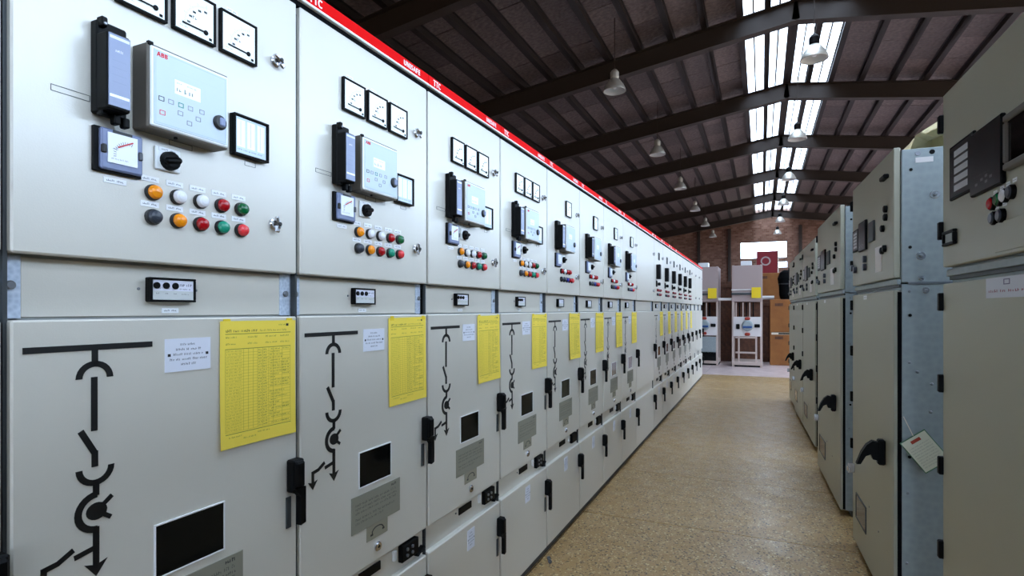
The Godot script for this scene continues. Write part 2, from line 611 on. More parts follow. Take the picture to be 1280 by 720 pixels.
func add_lamp(c: Node3D, called: String, lens: Material, a: float, y: float, near: bool) -> void:
	var l := part(c, called, turned([Vector2(0, .004), Vector2(.0135, .004), Vector2(.0135, .012), Vector2(.011, .0165), Vector2(.006, .019), Vector2(0, .0196)], 20 if near else 10), lens, at(0, y, a), TURN_X)
	part(l, "bezel", turned([Vector2(.0155, 0), Vector2(.0155, .006), Vector2(.0138, .0085), Vector2(.0132, .0085)], 20 if near else 10), M.dark if near else M.black)

func switchgear(n: int, z: float, wide: float, style: String, label: String) -> Node3D:
	var c := thing("switchgear_cabinet", label, "electrical cabinet", Vector3(LEFT_X, 0, -z), 0, "switchgear cabinets of the red-topped row")
	var w := wide
	var near := n < 5
	var mid := w / 2
	# carcass
	part(c, "body", bx(Vector3(1.40, 2.10, w - .002), .002), M.body, at(-.735, 1.095, mid))
	part(c, "plinth", bx(Vector3(1.40, .042, w - .001), 0), M.plinth, at(-.72, .021, mid))
	# top band
	part(c, "red_band", bx(Vector3(.034, .034, w - .004), .001), M.red, at(-.012, 2.181, mid))
	part(c, "white_lip", bx(Vector3(.036, .007, w - .004), .001), M.white, at(-.010, 2.1605, mid))
	part(c, "dark_gap", bx(Vector3(.028, .0125, w - .002), 0), M.rubber, at(-.017, 2.1505, mid))
	part(c, "top_cover", bx(Vector3(1.40, .05, w - .004), .002), M.body, at(-.73, 2.17, mid))
	if n < 13:
		words_on(c, "lettering", "TTC", .021, M.white, at(.0052, 2.181, .056), Vector3(0, PI / 2, 0))
		words_on(c, "lettering", "UNISAFE", .017, M.white, at(.0052, 2.181, w - .105), Vector3(0, PI / 2, 0))
	# doors
	var dw := w - .012
	part(c, "upper_door", bx(Vector3(.028, .690, dw), .003), M.paint, at(-.014, 1.7985, mid))
	var lower := part(c, "middle_door", bx(Vector3(.028, .758, dw), .003), M.paint, at(-.014, .9655, mid))
	part(c, "lower_door", bx(Vector3(.028, .447, dw), .004), M.paint, at(-.014, .2685, mid))
	part(c, "door_seal", bx(Vector3(.016, 2.05, .006), 0), M.edge, at(-.020, 1.10, .0036))
	if n == 2 or n == 5:
		part(c, "section_gap", bx(Vector3(.012, 2.08, .006), 0), M.rubber, at(-.026, 1.10, w - .0035))
	# strip between the doors, with the galvanised uprights and the voltage indicator
	part(c, "cover_strip", bx(Vector3(.004, .100, w - .065), .001), M.paint, at(-.033, 1.399, mid))
	for a in [.016, w - .018]:
		var br := part(c, "upright", bx(Vector3(.006, .104, .031), .001), M.spangle, at(-.030, 1.399, a))
		part(br, "bolt", disc(.0075, .006, .002, 12), M.steel, at(.003, .003, 0), TURN_X)
	if style != "blank":
		var v := part(c, "voltage_indicator", bx(Vector3(.014, .049, .098), .002), M.black, at(-.025, 1.402, .286))
		part(v, "indicator_face", bx(Vector3(.003, .040, .086), .0, true), M.indicator, at(.007, 0, .001))
		part(v, "indicator_rim", frame_mesh(.098, .049, .0045, .006), M.black, at(.008, 0, 0))
		if near:
			for k in 3:
				part(v, "jack", disc(.0066, .004, .001, 14), M.black, at(.0085, .0085, -.0355 + k * .0195), TURN_X)
			for a in [-.062, .060]:
				part(v, "screw", disc(.0028, .003, .001, 10), M.steel, at(-.006, .001, a), TURN_X)
		part(c, "label_strip", bx(Vector3(.002, .010, .036), 0, true), M.strip_label, at(-.030, 1.360, .288))
	# gap strip above the lower door, with vent slot and interlock block
	part(c, "gap_strip", bx(Vector3(.004, .096, w - .006), 0), M.paint, at(-.022, .539, mid))
	if style != "blank":
		part(c, "vent_slot", bx(Vector3(.006, .028, .105), .001), M.black, at(-.019, .553, .31))
		var k0 := part(c, "interlock_block", bx(Vector3(.022, .056, .098), .003), M.black, at(-.014, .545, .510))
		if near:
			for q in 4:
				part(k0, "terminal_screw", disc(.006, .006, .001, 8), M.steel, at(.010, .010 - .02 * (q % 2), -.022 + .03 * (q / 2)), TURN_X)
		part(c, "steel_clip", bx(Vector3(.010, .034, .016), .002), M.white, at(-.017, .552, .435))
		if near:
			part(c, "latch_hook", bx(Vector3(.030, .010, .05), .003), M.black, at(-.015, .515, .575), Vector3(.35, 0, 0))
			part(c, "screw_head", disc(.004, .004, .001, 10), M.steel, at(-.020, .555, .235), TURN_X)
	# handles at the right edge of the doors
	for y in [.905, .345]:
		var h := part(c, "door_handle", handle_mesh(), M.black, at(0, y, w - .024))
		if near:
			part(h, "handle_plate", bx(Vector3(.004, .078, .016), .001), M.edge, at(.002, -.052, -.011))
	if style != "blank":
		# single-line diagram, notice, viewing window, plates and keyhole on the middle door
		part(c, "mimic_diagram", mimic_mesh(), M.vinyl)
		part(c, "notice_label", bx(Vector3(.0015, .067, .101), 0, true), M.notice, at(.0007, 1.2695, .3065))
		var win := part(c, "viewing_window", bx(Vector3(.003, .102, .152), .001), M.glass_dark, at(.0006, .8855, .313))
		part(win, "window_rim", frame_mesh(.158, .108, .0035, .005), M.white)
		part(c, "instruction_plate", bx(Vector3(.002, .108, .238), .0005, true), M.plate, at(.0016, .759, .320))
		part(c, "direction_plate", bx(Vector3(.002, .047, .103), .0005, true), M.arrow_plate, at(.0010, .6835, .322))
		var kh := part(c, "key_lock", turned([Vector2(.015, 0), Vector2(.015, .004), Vector2(.012, .007), Vector2(0, .007)], 18), M.chrome, at(0, .630, .324), TURN_X)
		part(kh, "key_slot", bx(Vector3(.007, .003, .010), .001), M.black, Vector3(0, .007, 0), Vector3(0, .4, 0))
		part(c, "serial_label", bx(Vector3(.0015, .080, .062), 0, true), M.notice, at(.0007, .425, .325))
	if style == "feeder" or style == "single":
		# upper door instruments
		var ys := 1.9755
		if style == "feeder":
			var lean := [.0, .02, -.02]
			for k in 3:
				add_meter(c, .208 + k * .108, ys, lean[k], near)
				if near:
					part(c, "label_strip", bx(Vector3(.001, .009, .03), 0, true), M.strip_label, at(.0006, ys + .056, .195 + k * .108))
		else:
			add_meter(c, .36, ys, .02, near)
		var l1 := part(c, "quarter_turn_lock", lock_mesh(), M.chrome, at(0, 1.968, .533), Vector3(.9, 0, 0))
		var l2 := part(c, "quarter_turn_lock", lock_mesh(), M.chrome, at(0, 1.569, .528))
		if near:
			part(l1, "lock_core", disc(.005, .003, .001, 10), M.dark, at(.022, 0, 0), TURN_X)
			part(l2, "lock_core", disc(.005, .003, .001, 10), M.dark, at(.022, 0, 0), TURN_X)
		# dark meter block
		var mb := part(c, "meter_block", bx(Vector3(.020, .165, .052), .003), M.black, at(.010, 1.792, .146))
		part(mb, "block_cover", bx(Vector3(.032, .136, .040), .003), M.black, at(.024, -.011, -.006))
		part(mb, "block_front", bx(Vector3(.002, .126, .036), 0, true), M.block_front, at(.0405, -.010, -.006))
		if near:
			for q in [[.078, -.018], [-.078, -.018], [-.088, .004], [-.090, .020]]:
				part(mb, "mounting_tab", bx(Vector3(.016, .018, .011), .002), M.black, at(.012, q[0], q[1]))
			for q in [.074, -.075]:
				part(mb, "tab_screw", disc(.003, .003, .001, 8), M.steel, at(.020, q, -.018), TURN_X)
		# feeder terminal
		var ft := part(c, "feeder_terminal", bx(Vector3(.043, .158, .173), .002), M.taupe, at(.0215, 1.782, .2795))
		part(ft, "terminal_front", bx(Vector3(.006, .150, .166), .002), M.knob_white, at(.022, 0, .002))
		part(ft, "front_panel", bx(Vector3(.002, .140, .156), 0, true), M.terminal, at(.0252, 0, .002))
		part(ft, "communication_port", turned([Vector2(.015, 0), Vector2(.015, .004), Vector2(.012, .007), Vector2(0, .007)], 18), M.dark, at(.026, -.028, .062), TURN_X)
		part(ft, "port_cap", bx(Vector3(.006, .019, .015), .003), M.lens_blue_grey, at(.032, -.027, .065))
		if near:
			words_on(ft, "logo", "ABB", .008, M.red, at(.0264, .062, -.060), Vector3(0, PI / 2, 0), true, .0006)
			var keys := [[-.020, -.025, "g"], [-.020, -.045, ""], [-.020, -.005, ""], [-.019, .020, ""], [-.036, -.026, ""], [-.036, .012, ""], [-.050, -.007, ""], [-.020, -.064, "t"], [-.046, -.062, "r"]]
			for k in keys:
				var km: Material = M.lens_salmon if k[2] == "r" else M.edge if k[2] == "t" else M.lens_teal if k[2] == "g" else M.steel
				part(ft, "key", frame_mesh(.011, .009, .0012, .0012), km, at(.0264, k[0], k[1] + .002))
			part(ft, "corner_clip", bx(Vector3(.008, .008, .010), .001), M.black, at(.020, .078, -.080))
			part(ft, "drain_screw", bx(Vector3(.006, .004, .004), 0), M.black, at(.006, -.081, -.02))
		# lower relay meter, selector switch and column display
		var rm := part(c, "relay_meter", bx(Vector3(.008, .080, .084), .001), M.black, at(.004, 1.650, .164))
		part(rm, "meter_bezel", bx(Vector3(.012, .074, .074), .003), M.lens_blue_grey, at(.006, .001, .003))
		part(rm, "dial", bx(Vector3(.003, .054, .052), 0, true), M.dial_small, at(.0125, .004, .002))
		if near:
			part(rm, "needle", bx(Vector3(.0012, .0025, .030), 0), M.needle, at(.0148, .014, .006), Vector3(.5, 0, 0))
			part(rm, "corner_knob", bx(Vector3(.008, .016, .008), .002), M.dark, at(.012, .0, -.030))
			part(rm, "corner_knob", bx(Vector3(.008, .016, .008), .002), M.lens_grey, at(.012, .0, .034))
			part(rm, "maker_plate", bx(Vector3(.001, .007, .034), 0), M.dark, at(.0125, .033, .002))
			part(c, "label_strip", bx(Vector3(.0012, .010, .040), 0, true), M.strip_label, at(.0006, 1.598, .162))
		var sw := part(c, "selector_switch", bx(Vector3(.006, .046, .052), .002), M.knob_white, at(.003, 1.661, .260))
		part(sw, "knob", turned([Vector2(.019, 0), Vector2(.018, .010), Vector2(.012, .012), Vector2(0, .012)], 18), M.black, at(.003, -.003, .001), TURN_X)
		part(sw, "knob_grip", bx(Vector3(.012, .012, .036), .004), M.black, at(.016, -.003, .001), Vector3(.2, 0, 0))
		if near:
			part(sw, "scale", bx(Vector3(.001, .007, .040), 0, true), M.strip_label, at(.0035, .018, 0))
		if style == "feeder":
			var dp := part(c, "column_display", bx(Vector3(.010, .092, .096), .001), M.black, at(.005, 1.756, .4525))
			part(dp, "display_face", bx(Vector3(.002, .080, .084), 0, true), M.columns, at(.0065, 0, 0))
			part(dp, "display_frame", frame_mesh(.096, .092, .0045, .007), M.black, at(.009, 0, 0))
		if near:
			for q in [[1.735, .090, .060], [1.698, .29, .05], [1.700, .46, .03]]:
				part(c, "label_outline", frame_mesh(q[2], .011, .0008, .0008), M.edge, at(.0005, q[0], q[1]))
		# indicator lamps and push buttons
		var top: Array = [["indicator_lamp", M.lens_amber], ["indicator_lamp", M.lens_white], ["indicator_lamp", M.lens_white], ["indicator_lamp", M.lens_red], ["indicator_lamp", M.lens_green]]
		var low: Array = [["push_button", M.lens_grey], ["indicator_lamp", M.lens_amber], ["push_button", M.lens_red], ["push_button", M.lens_teal], ["push_button", M.lens_salmon]]
		if style == "single":
			top = [["indicator_lamp", M.lens_red], ["indicator_lamp", M.lens_white], ["indicator_lamp", M.lens_red], ["indicator_lamp", M.lens_red]]
			low = [["push_button", M.lens_grey], ["push_button", M.lens_grey], ["push_button", M.lens_blue], ["push_button", M.lens_red], ["push_button", M.lens_salmon]]
		for k in top.size():
			add_lamp(c, top[k][0], top[k][1], .231 + k * .0505, 1.5905, near)
			if near:
				part(c, "label_strip", bx(Vector3(.0012, .011, .036), 0, true), M.strip_label, at(.0006, 1.616, .226 + k * .0505))
		for k in low.size():
			add_lamp(c, low[k][0], low[k][1], .231 + k * .0505, 1.5425, near)
			if near:
				part(c, "label_strip", bx(Vector3(.0012, .011, .036), 0, true), M.strip_label, at(.0006, 1.567, .226 + k * .0505))
	elif style == "plain":
		part(c, "meter_block", bx(Vector3(.045, .165, .075), .004), M.black, at(.022, 1.79, .17))
		part(c, "small_meter", frame_mesh(.07, .085, .006, .008), M.edge, at(.004, 1.975, .30))
		part(c, "relay_meter", frame_mesh(.06, .07, .010, .010), M.black, at(.005, 1.655, .14))
		part(c, "selector_switch", bx(Vector3(.03, .035, .035), .006), M.black, at(.015, 1.655, .25))
		for k in 5:
			add_lamp(c, "indicator_lamp", [M.lens_red, M.lens_grey, M.lens_red, M.lens_grey, M.lens_red][k], .19 + k * .055, 1.585, false)
			add_lamp(c, "push_button", [M.lens_grey, M.lens_grey, M.lens_red, M.lens_grey, M.lens_red][k], .19 + k * .055, 1.535, false)
		part(c, "quarter_turn_lock", lock_mesh(), M.chrome, at(0, 1.968, .52))
	else:
		part(c, "quarter_turn_lock", lock_mesh(), M.chrome, at(0, 1.968, w - .08))
		part(c, "quarter_turn_lock", lock_mesh(), M.chrome, at(0, 1.569, w - .08))
	return c

func sheet_mesh(curl: float) -> ArrayMesh:
	var m := MB.new()
	var w := .216
	var h := .284
	var nx := 6
	var ny := 10
	var f := func(u: float, v: float) -> Vector3:
		var lift := .0015 + curl * (pow(absf(u - .5) * 2.0, 3.0) * .6 * v + pow(1.0 - v, 4.0) * .35 + pow(v, 3.0) * .5)
		return Vector3(lift, h / 2 - v * h, w / 2 - u * w)
	for i in nx:
		for j in ny:
			var u0 := float(i) / nx
			var u1 := float(i + 1) / nx
			var v0 := float(j) / ny
			var v1 := float(j + 1) / ny
			var a: Vector3 = f.call(u0, v0)
			var b: Vector3 = f.call(u1, v0)
			var c: Vector3 = f.call(u1, v1)
			var d: Vector3 = f.call(u0, v1)
			var n := (b - a).cross(d - a).normalized()
			if n.x < 0.0:
				n = -n
			m.quad(a, b, c, d, n, [Vector2(u0, v0), Vector2(u1, v0), Vector2(u1, v1), Vector2(u0, v1)])
			var back := Vector3(.0006, 0, 0)
			m.quad(a - back, b - back, c - back, d - back, -n)
	return m.mesh()

func left_row() -> void:
	switchgear(0, LEFT_Z - WIDE, WIDE, "feeder", "sliver of a grey cabinet at the photo's left edge, before the first full cabinet")
	var sheets := [sheet_mesh(.002), sheet_mesh(.005), sheet_mesh(.009)]
	var z := LEFT_Z
	for n in range(1, 19):
		var w := WIDE
		var style := "feeder"
		var tail := "with three square meters"
		if n > 4:
			style = "single"
			tail = "with one square meter"
		if n == 9:
			w = .949
			style = "blank"
			tail = "wide and without instruments"
		if n > 9:
			style = "plain"
			tail = "with a dark block"
		if n > 15:
			style = "blank"
			w = .624
			tail = "bare upper door"
		var nth: String = NTH[n] + " full" if n < 18 else "last"
		switchgear(n, z, w, style, "%s grey cabinet in the red-topped switchgear row counted from camera, %s" % [nth, tail])
		if n < 9 or (n > 9 and n < 16):
			var s := thing("inspection_sheet", "yellow printed form taped on the %s full cabinet of the red-topped row" % NTH[n], "paper", Vector3(LEFT_X, 1.194, -(z + .486)), 0, "yellow forms on the red-topped row")
			var pp := part(s, "paper", sheets[2 if n == 5 else n % 2], M.yellow, at(.0005, 0, 0), Vector3(rng.randf_range(-.012, .012), 0, 0))
			pp.set_meta("label", "yellow paper with a printed table")
			for a in [-.09, .09]:
				part(s, "tape", bx(Vector3(.001, .014, .018), 0), M.yellow_plain, at(.0030, .140, a))
		z += w
	# levelling bolt left at the foot of the row
	var b := thing("loose_bolt", "small steel bolt with nut on the floor at the red-topped row's plinth", "bolt", Vector3(-1.055, 0, -2.86), .5)
	part(b, "shank", turned([Vector2(0, 0), Vector2(.006, 0), Vector2(.006, .05), Vector2(0, .05)], 12), M.steel, Vector3(0, .011, 0), Vector3(PI / 2, 0, 0))
	part(b, "head", turned([Vector2(0, 0), Vector2(.011, 0), Vector2(.011, .008), Vector2(0, .008)], 6), M.steel, Vector3(0, .011, -.008), Vector3(PI / 2, 0, 0))
	part(b, "nut", turned([Vector2(0, 0), Vector2(.011, 0), Vector2(.011, .009), Vector2(0, .009)], 6), M.steel, Vector3(0, .011, .034), Vector3(PI / 2, 0, 0))

# ------------------------------------------------------------------ right row
const SKEW := .0327         # the right row is turned this much towards the left row

func right_cabinet(idx: int, b0: float, b1: float, d: float, label: String) -> Node3D:
	var along := Vector3(-sin(SKEW), 0, -cos(SKEW))
	var out := Vector3(cos(SKEW), 0, -sin(SKEW))
	var c := thing("control_cabinet", label, "electrical cabinet", out * d + along * b0, SKEW, "grey control cabinets of the right row")
	var w := b1 - b0
	var mid := w / 2
	var deep := 1.25
	var q := func(p: float, y: float, b: float) -> Vector3: return Vector3(-p, y, -(b - b0))
	part(c, "body", bx(Vector3(deep, 1.43, w), .003), M.galv, Vector3(.027 + deep / 2, .755, -mid))
	part(c, "upper_body", bx(Vector3(deep, .565, w), .003), M.galv, Vector3(.027 + deep / 2, 1.759, -mid))
	part(c, "base_frame", bx(Vector3(deep - .04, .04, w - .02), 0), M.plinth, Vector3(.045 + deep / 2, .02, -mid))
	part(c, "upper_door", bx(Vector3(.025, .556, w - .012), .003), M.paint_right, Vector3(.0125, 1.776, -mid))
	part(c, "lower_door", bx(Vector3(.025, 1.405, w - .012), .003), M.paint_right, Vector3(.0125, .7425, -mid))
	part(c, "cover_strip", bx(Vector3(.014, .022, w), .002), M.galv, Vector3(.018, 1.480, -mid))
	part(c, "strip_groove", bx(Vector3(.010, .012, w - .004), 0), M.dark, Vector3(.024, 1.463, -mid))
	for s in [0.0, w]:
		part(c, "door_seal", bx(Vector3(.014, 1.39, .008), 0), M.rubber, Vector3(.021, .742, -s + (-.004 if s == 0.0 else .004)))
	# hinges on the far edge
	for y in [1.962, 1.617, 1.387, 1.123, .857, .585]:
		part(c, "hinge", bx(Vector3(.022, .058, .020), .003), M.black, Vector3(-.002, y, -w + .004))
	# side panel: seam strip, bolts, holes and a rating label
	part(c, "seam_plate", bx(Vector3(.22, .012, .004), .001), M.steel, Vector3(.16, 1.474, .001))
	for h in [[.061, 1.954], [.058, 1.626], [.058, 1.338], [.056, .738]]:
		part(c, "hole_plug", disc(.0065, .003, .001, 12), M.black, Vector3(h[0], h[1], -.0005), Vector3(PI / 2, 0, 0))
	for h in [[.145, 1.843, .017], [.096, 1.588, .017], [.098, 1.495, .011], [.113, 1.443, .013]]:
		var wa := part(c, "washer", disc(h[2], .003, .001, 18), M.chrome, Vector3(h[0], h[1], -.0005), Vector3(PI / 2, 0, 0))
		part(wa, "bolt_head", disc(h[2] * .45, .010, .002, 6), M.steel, Vector3(0, .002, 0))
	for h in [[.056, 1.138], [.084, 1.099], [.134, 1.051], [.130, .934], [.050, .584], [.046, .287], [.056, 1.44], [.19, .60], [.19, 1.20]]:
		part(c, "rivet", disc(.006, .004, .002, 10), M.steel, Vector3(h[0], h[1], -.0005), Vector3(PI / 2, 0, 0))
	part(c, "rating_label", bx(Vector3(.062, .022, .001), 0), M.white_board, Vector3(.108, 1.992, .0012))
	for h in [[.085, 2.02], [.135, 2.022]]:
		part(c, "lifting_hole", disc(.010, .003, .001, 14), M.black if h[0] > .1 else M.steel, Vector3(h[0], h[1], -.0005), Vector3(PI / 2, 0, 0))
	var k := w / .95
	var B := func(frac: float) -> float: return b0 + w * frac
	if idx == 1:
		var an := part(c, "annunciator", bx(Vector3(.008, .165, .19), .002), M.black, q.call(.004, 1.779, 2.022))
		part(an, "window_strips", bx(Vector3(.002, .150, .17), 0, true), M.annunciator, Vector3(-.0038, 0, 0), Vector3(0, PI, 0))
		var pr := part(c, "protection_relay", bx(Vector3(.012, .175, .200), .003), M.black, q.call(.006, 1.762, 1.838))
		part(pr, "relay_face", bx(Vector3(.002, .165, .195), 0, true), M.protection, Vector3(-.0058, 0, 0), Vector3(0, PI, 0))
		part(c, "framed_meter", bx(Vector3(.012, .115, .16), .002), M.glass_dark, q.call(.006, 1.765, 1.62))
		part(c, "meter_frame", frame_mesh(.185, .135, .018, .018), M.taupe, q.call(.009, 1.765, 1.62))
		part(c, "square_frame", frame_mesh(.10, .046, .009, .012), M.black, q.call(.006, 1.585, 2.125))
		part(c, "square_face", bx(Vector3(.004, .032, .084), 0), M.body, q.call(.003, 1.585, 2.125))
		for e in [[1.81, 1.636, M.lens_red], [1.77, 1.640, M.lens_green], [1.735, 1.643, M.lens_white], [1.70, 1.645, M.lens_grey], [1.80, 1.597, M.lens_grey], [1.755, 1.597, M.lens_grey]]:
			var bz := part(c, "push_button", turned([Vector2(.0155, 0), Vector2(.0155, .011), Vector2(.012, .014), Vector2(0, .014)], 16), e[2], q.call(0, e[1], e[0]), Vector3(0, 0, PI / 2))
			part(bz, "bezel", turned([Vector2(.018, 0), Vector2(.018, .008), Vector2(.0155, .010)], 16), M.black)
			part(c, "label_strip", bx(Vector3(.001, .010, .022), 0, true), M.strip_label, q.call(.0006, e[1] + .027, e[0] - .008), Vector3(0, PI, 0))
		part(c, "cover_plate", bx(Vector3(.003, .075, .36), .001), M.paint_right, q.call(.0015, 1.545, 1.62))
		part(c, "caution_label", bx(Vector3(.0012, .052, .25), 0, true), M.caution, q.call(.0006, 1.418, 1.735), Vector3(0, PI, 0))
	else:
		var an := part(c, "annunciator", bx(Vector3(.008, .122, .16 * k), .002), M.black, q.call(.004, 1.748, B.call(.868)))
		part(an, "window_strips", bx(Vector3(.002, .105, .14 * k), 0, true), M.annunciator, Vector3(-.0038, 0, 0), Vector3(0, PI, 0))
		var pr := part(c, "protection_relay", bx(Vector3(.012, .155, .18 * k), .003), M.black, q.call(.006, 1.750, B.call(.655)))
		part(pr, "relay_face", bx(Vector3(.002, .145, .17 * k), 0, true), M.protection, Vector3(-.0058, 0, 0), Vector3(0, PI, 0))
		part(c, "small_meter", bx(Vector3(.010, .10, .11 * k), .002), M.edge, q.call(.005, 1.748, B.call(.435)))
		part(c, "cover_plate", bx(Vector3(.002, .12, .13 * k), 0), M.white_board, q.call(.0012, 1.60, B.call(.30)))
		for e in [[.13, 1.812], [.19, 1.732], [.13, 1.775], [.15, 1.637], [.20, 1.632]]:
			part(c, "rotary_knob", turned([Vector2(.016, 0), Vector2(.016, .012), Vector2(.011, .015), Vector2(0, .015)], 14), M.black, q.call(0, e[1], B.call(e[0])), Vector3(0, 0, PI / 2))
		part(c, "door_latch", bx(Vector3(.022, .020, .085), .004), M.black, q.call(.011, 1.952, B.call(.13)))
		for e in [[.62, 1.625], [.62, 1.583], [.98, 1.60], [.90, 1.585]]:
			part(c, "push_button", turned([Vector2(.018, 0), Vector2(.018, .016), Vector2(0, .018)], 14), M.lens_grey, q.call(0, e[1], B.call(e[0] - .02)), Vector3(0, 0, PI / 2))
		# lever handle, padlock bracket and window of the lower door
		var hd := part(c, "lever_handle", bx(Vector3(.030, .115, .040), .006), M.black, q.call(.015, .715, B.call(.17)))
		var lv := MB.new()
		lv.plate(PackedVector2Array([Vector2(0, .045), Vector2(.022, .050), Vector2(.046, .030), Vector2(.066, -.005), Vector2(.086, -.062), Vector2(.070, -.060), Vector2(.050, -.022), Vector2(.030, -.012), Vector2(.022, -.034), Vector2(0, -.038)]), -.017, .017)
		part(hd, "lever", lv.mesh(), M.black, Vector3(-.012, 0, 0), Vector3(0, PI / 2, 0))
		var bk := part(c, "padlock_bracket", bx(Vector3(.035, .052, .012), .003), M.chrome, q.call(.017, .455, B.call(.93)))
		part(bk, "hasp", bx(Vector3(.012, .030, .060), .003), M.chrome, Vector3(-.012, -.012, -.01))
		var lw := part(c, "viewing_window", bx(Vector3(.004, .125, .25 * k), .001), M.glass_dark, q.call(.001, .262, B.call(.735)))
		part(lw, "window_rim", frame_mesh(.27 * k, .14, .008, .008), M.edge)
		part(c, "label_strip", bx(Vector3(.0012, .020, .08), 0, true), M.strip_label, q.call(.0006, 1.425, B.call(.62)), Vector3(0, PI, 0))
		for e in [[.52, .36], [.30, .31]]:
			part(c, "rivet", disc(.005, .003, .001, 10), M.steel, q.call(0, e[1], B.call(e[0])), Vector3(0, 0, PI / 2))
	return c

func right_row() -> void:
	right_cabinet(1, 1.262, 2.212, .609, "nearest grey cabinet of the right row, with red caution label and black relay")
	var c2 := right_cabinet(2, 2.83, 3.775, .609, "grey cabinet of the right row whose blue-grey side carries the hanging card")
	right_cabinet(3, 4.24, 5.42, .615, "third grey cabinet of the right row, beyond the one with the card")
	right_cabinet(4, 6.09, 7.195, .67, "fourth grey cabinet of the right row, after the wider gap")
	right_cabinet(5, 7.22, 8.315, .67, "fifth grey cabinet of the right row, next to last before the far boxes")
	right_cabinet(6, 8.45, 9.40, .69, "last and farthest grey cabinet of the right row, nearest the brown boxes")
	# the row goes on beside and behind the camera and shades the aisle
	right_cabinet(7, .275, 1.25, .612, "grey cabinet of the right row standing right beside the camera, outside the picture")
	right_cabinet(8, -.715, .262, .612, "grey cabinet of the right row standing behind the camera, outside the picture")
	right_cabinet(9, -1.70, -.728, .612, "last grey cabinet of the right row behind the camera, outside the picture")
	# card on a string, on the side of the second cabinet
	var t := thing("hanging_card", "cream card with green edge hanging by string on blue-grey cabinet side", "tag", c2.transform * Vector3(.107, .80, .014), SKEW)
	var turn := Vector3(0, -PI / 2, 0)
	var cd := part(t, "card", bx(Vector3(.0015, .150, .110), 0, true), M.card, Vector3(0, -.03, 0), turn)
	cd.rotation = Vector3(.66, -PI / 2, 0)
	var sb := Vector3(-.076, .110, .002)
	var se := Vector3(-.042, .032, .002)
	var st := part(t, "string", bx(Vector3(.0025, sb.distance_to(se), .0025), 0), M.tape, (sb + se) / 2)
	st.rotation.z = -atan2(se.x - sb.x, sb.y - se.y) * -1.0
	# crumpled cover on top of the second cabinet
	var cv := thing("packing_sheet", "crumpled cream packing sheet lying on top of the right row's second cabinet", "packaging", c2.transform * Vector3(.14, 2.048, -.10), SKEW)
	var m := MB.new()
	var nz := FastNoiseLite.new()
	nz.seed = 5
	nz.frequency = 1.6
	var hgt := func(i: int, j: int) -> Vector3:
		var x := i * .07
		var zz := -j * .08
		var e: float = minf(1.0, minf(minf(i, 8 - i), minf(j, 8 - j)) * .5 + .55)
		return Vector3(x, e * (.145 + .09 * nz.get_noise_2d(x * 4, zz * 4) + .05 * sin(i * 1.7 + j)), zz)
	for i in 8:
		for j in 8:
			var a: Vector3 = hgt.call(i, j)
			var b: Vector3 = hgt.call(i + 1, j)
			var c: Vector3 = hgt.call(i + 1, j + 1)
			var d: Vector3 = hgt.call(i, j + 1)
			for tr in [[a, b, c], [a, c, d]]:
				var n: Vector3 = (tr[1] - tr[0]).cross(tr[2] - tr[0]).normalized()
				if n.y < 0:
					n = -n
				m.tri(tr[0], tr[1], tr[2], n, n, n)
				var dn := Vector3(0, -.004, 0)
				m.tri(tr[0] + dn, tr[1] + dn, tr[2] + dn, -n, -n, -n)
	part(cv, "sheet", m.mesh(), M.cream)

# ------------------------------------------------------------------ hall
const WALL_R := 7.2
const RIDGE_X := .6
const RIDGE_Y := 7.42       # underside of the roof panels at the ridge
const SLOPE := .145
const BEAMS := [-9.2, -4.8, -.5, 3.6, 7.7, 12.0, 16.3, 21.0, 26.0, 31.2, 36.6]
const OFFSETS := [.05, .5, 1.0, 1.66, 2.32, 2.98, 3.64, 4.30, 4.96, 5.62, 6.28, 6.94, 7.60, 8.26, 8.92, 9.55]

func roof_at(side: float, off: float) -> Vector2:
	return Vector2(RIDGE_X + side * off, RIDGE_Y - SLOPE * off)

func roof_box(m: MB, side: float, o0: float, o1: float, z0: float, z1: float, up: float, thick: float, ch := 0.0) -> void:
	var a := roof_at(side, o0)
	var b := roof_at(side, o1)
	var tilt := Basis(Vector3(0, 0, 1), -side * atan(SLOPE))
	var c := (a + b) / 2
	var n := tilt * Vector3.UP
	m.box(Vector3(c.x, c.y, -(z0 + z1) / 2) + n * (up + thick / 2), Vector3(a.distance_to(b), thick, z1 - z0), ch, tilt)

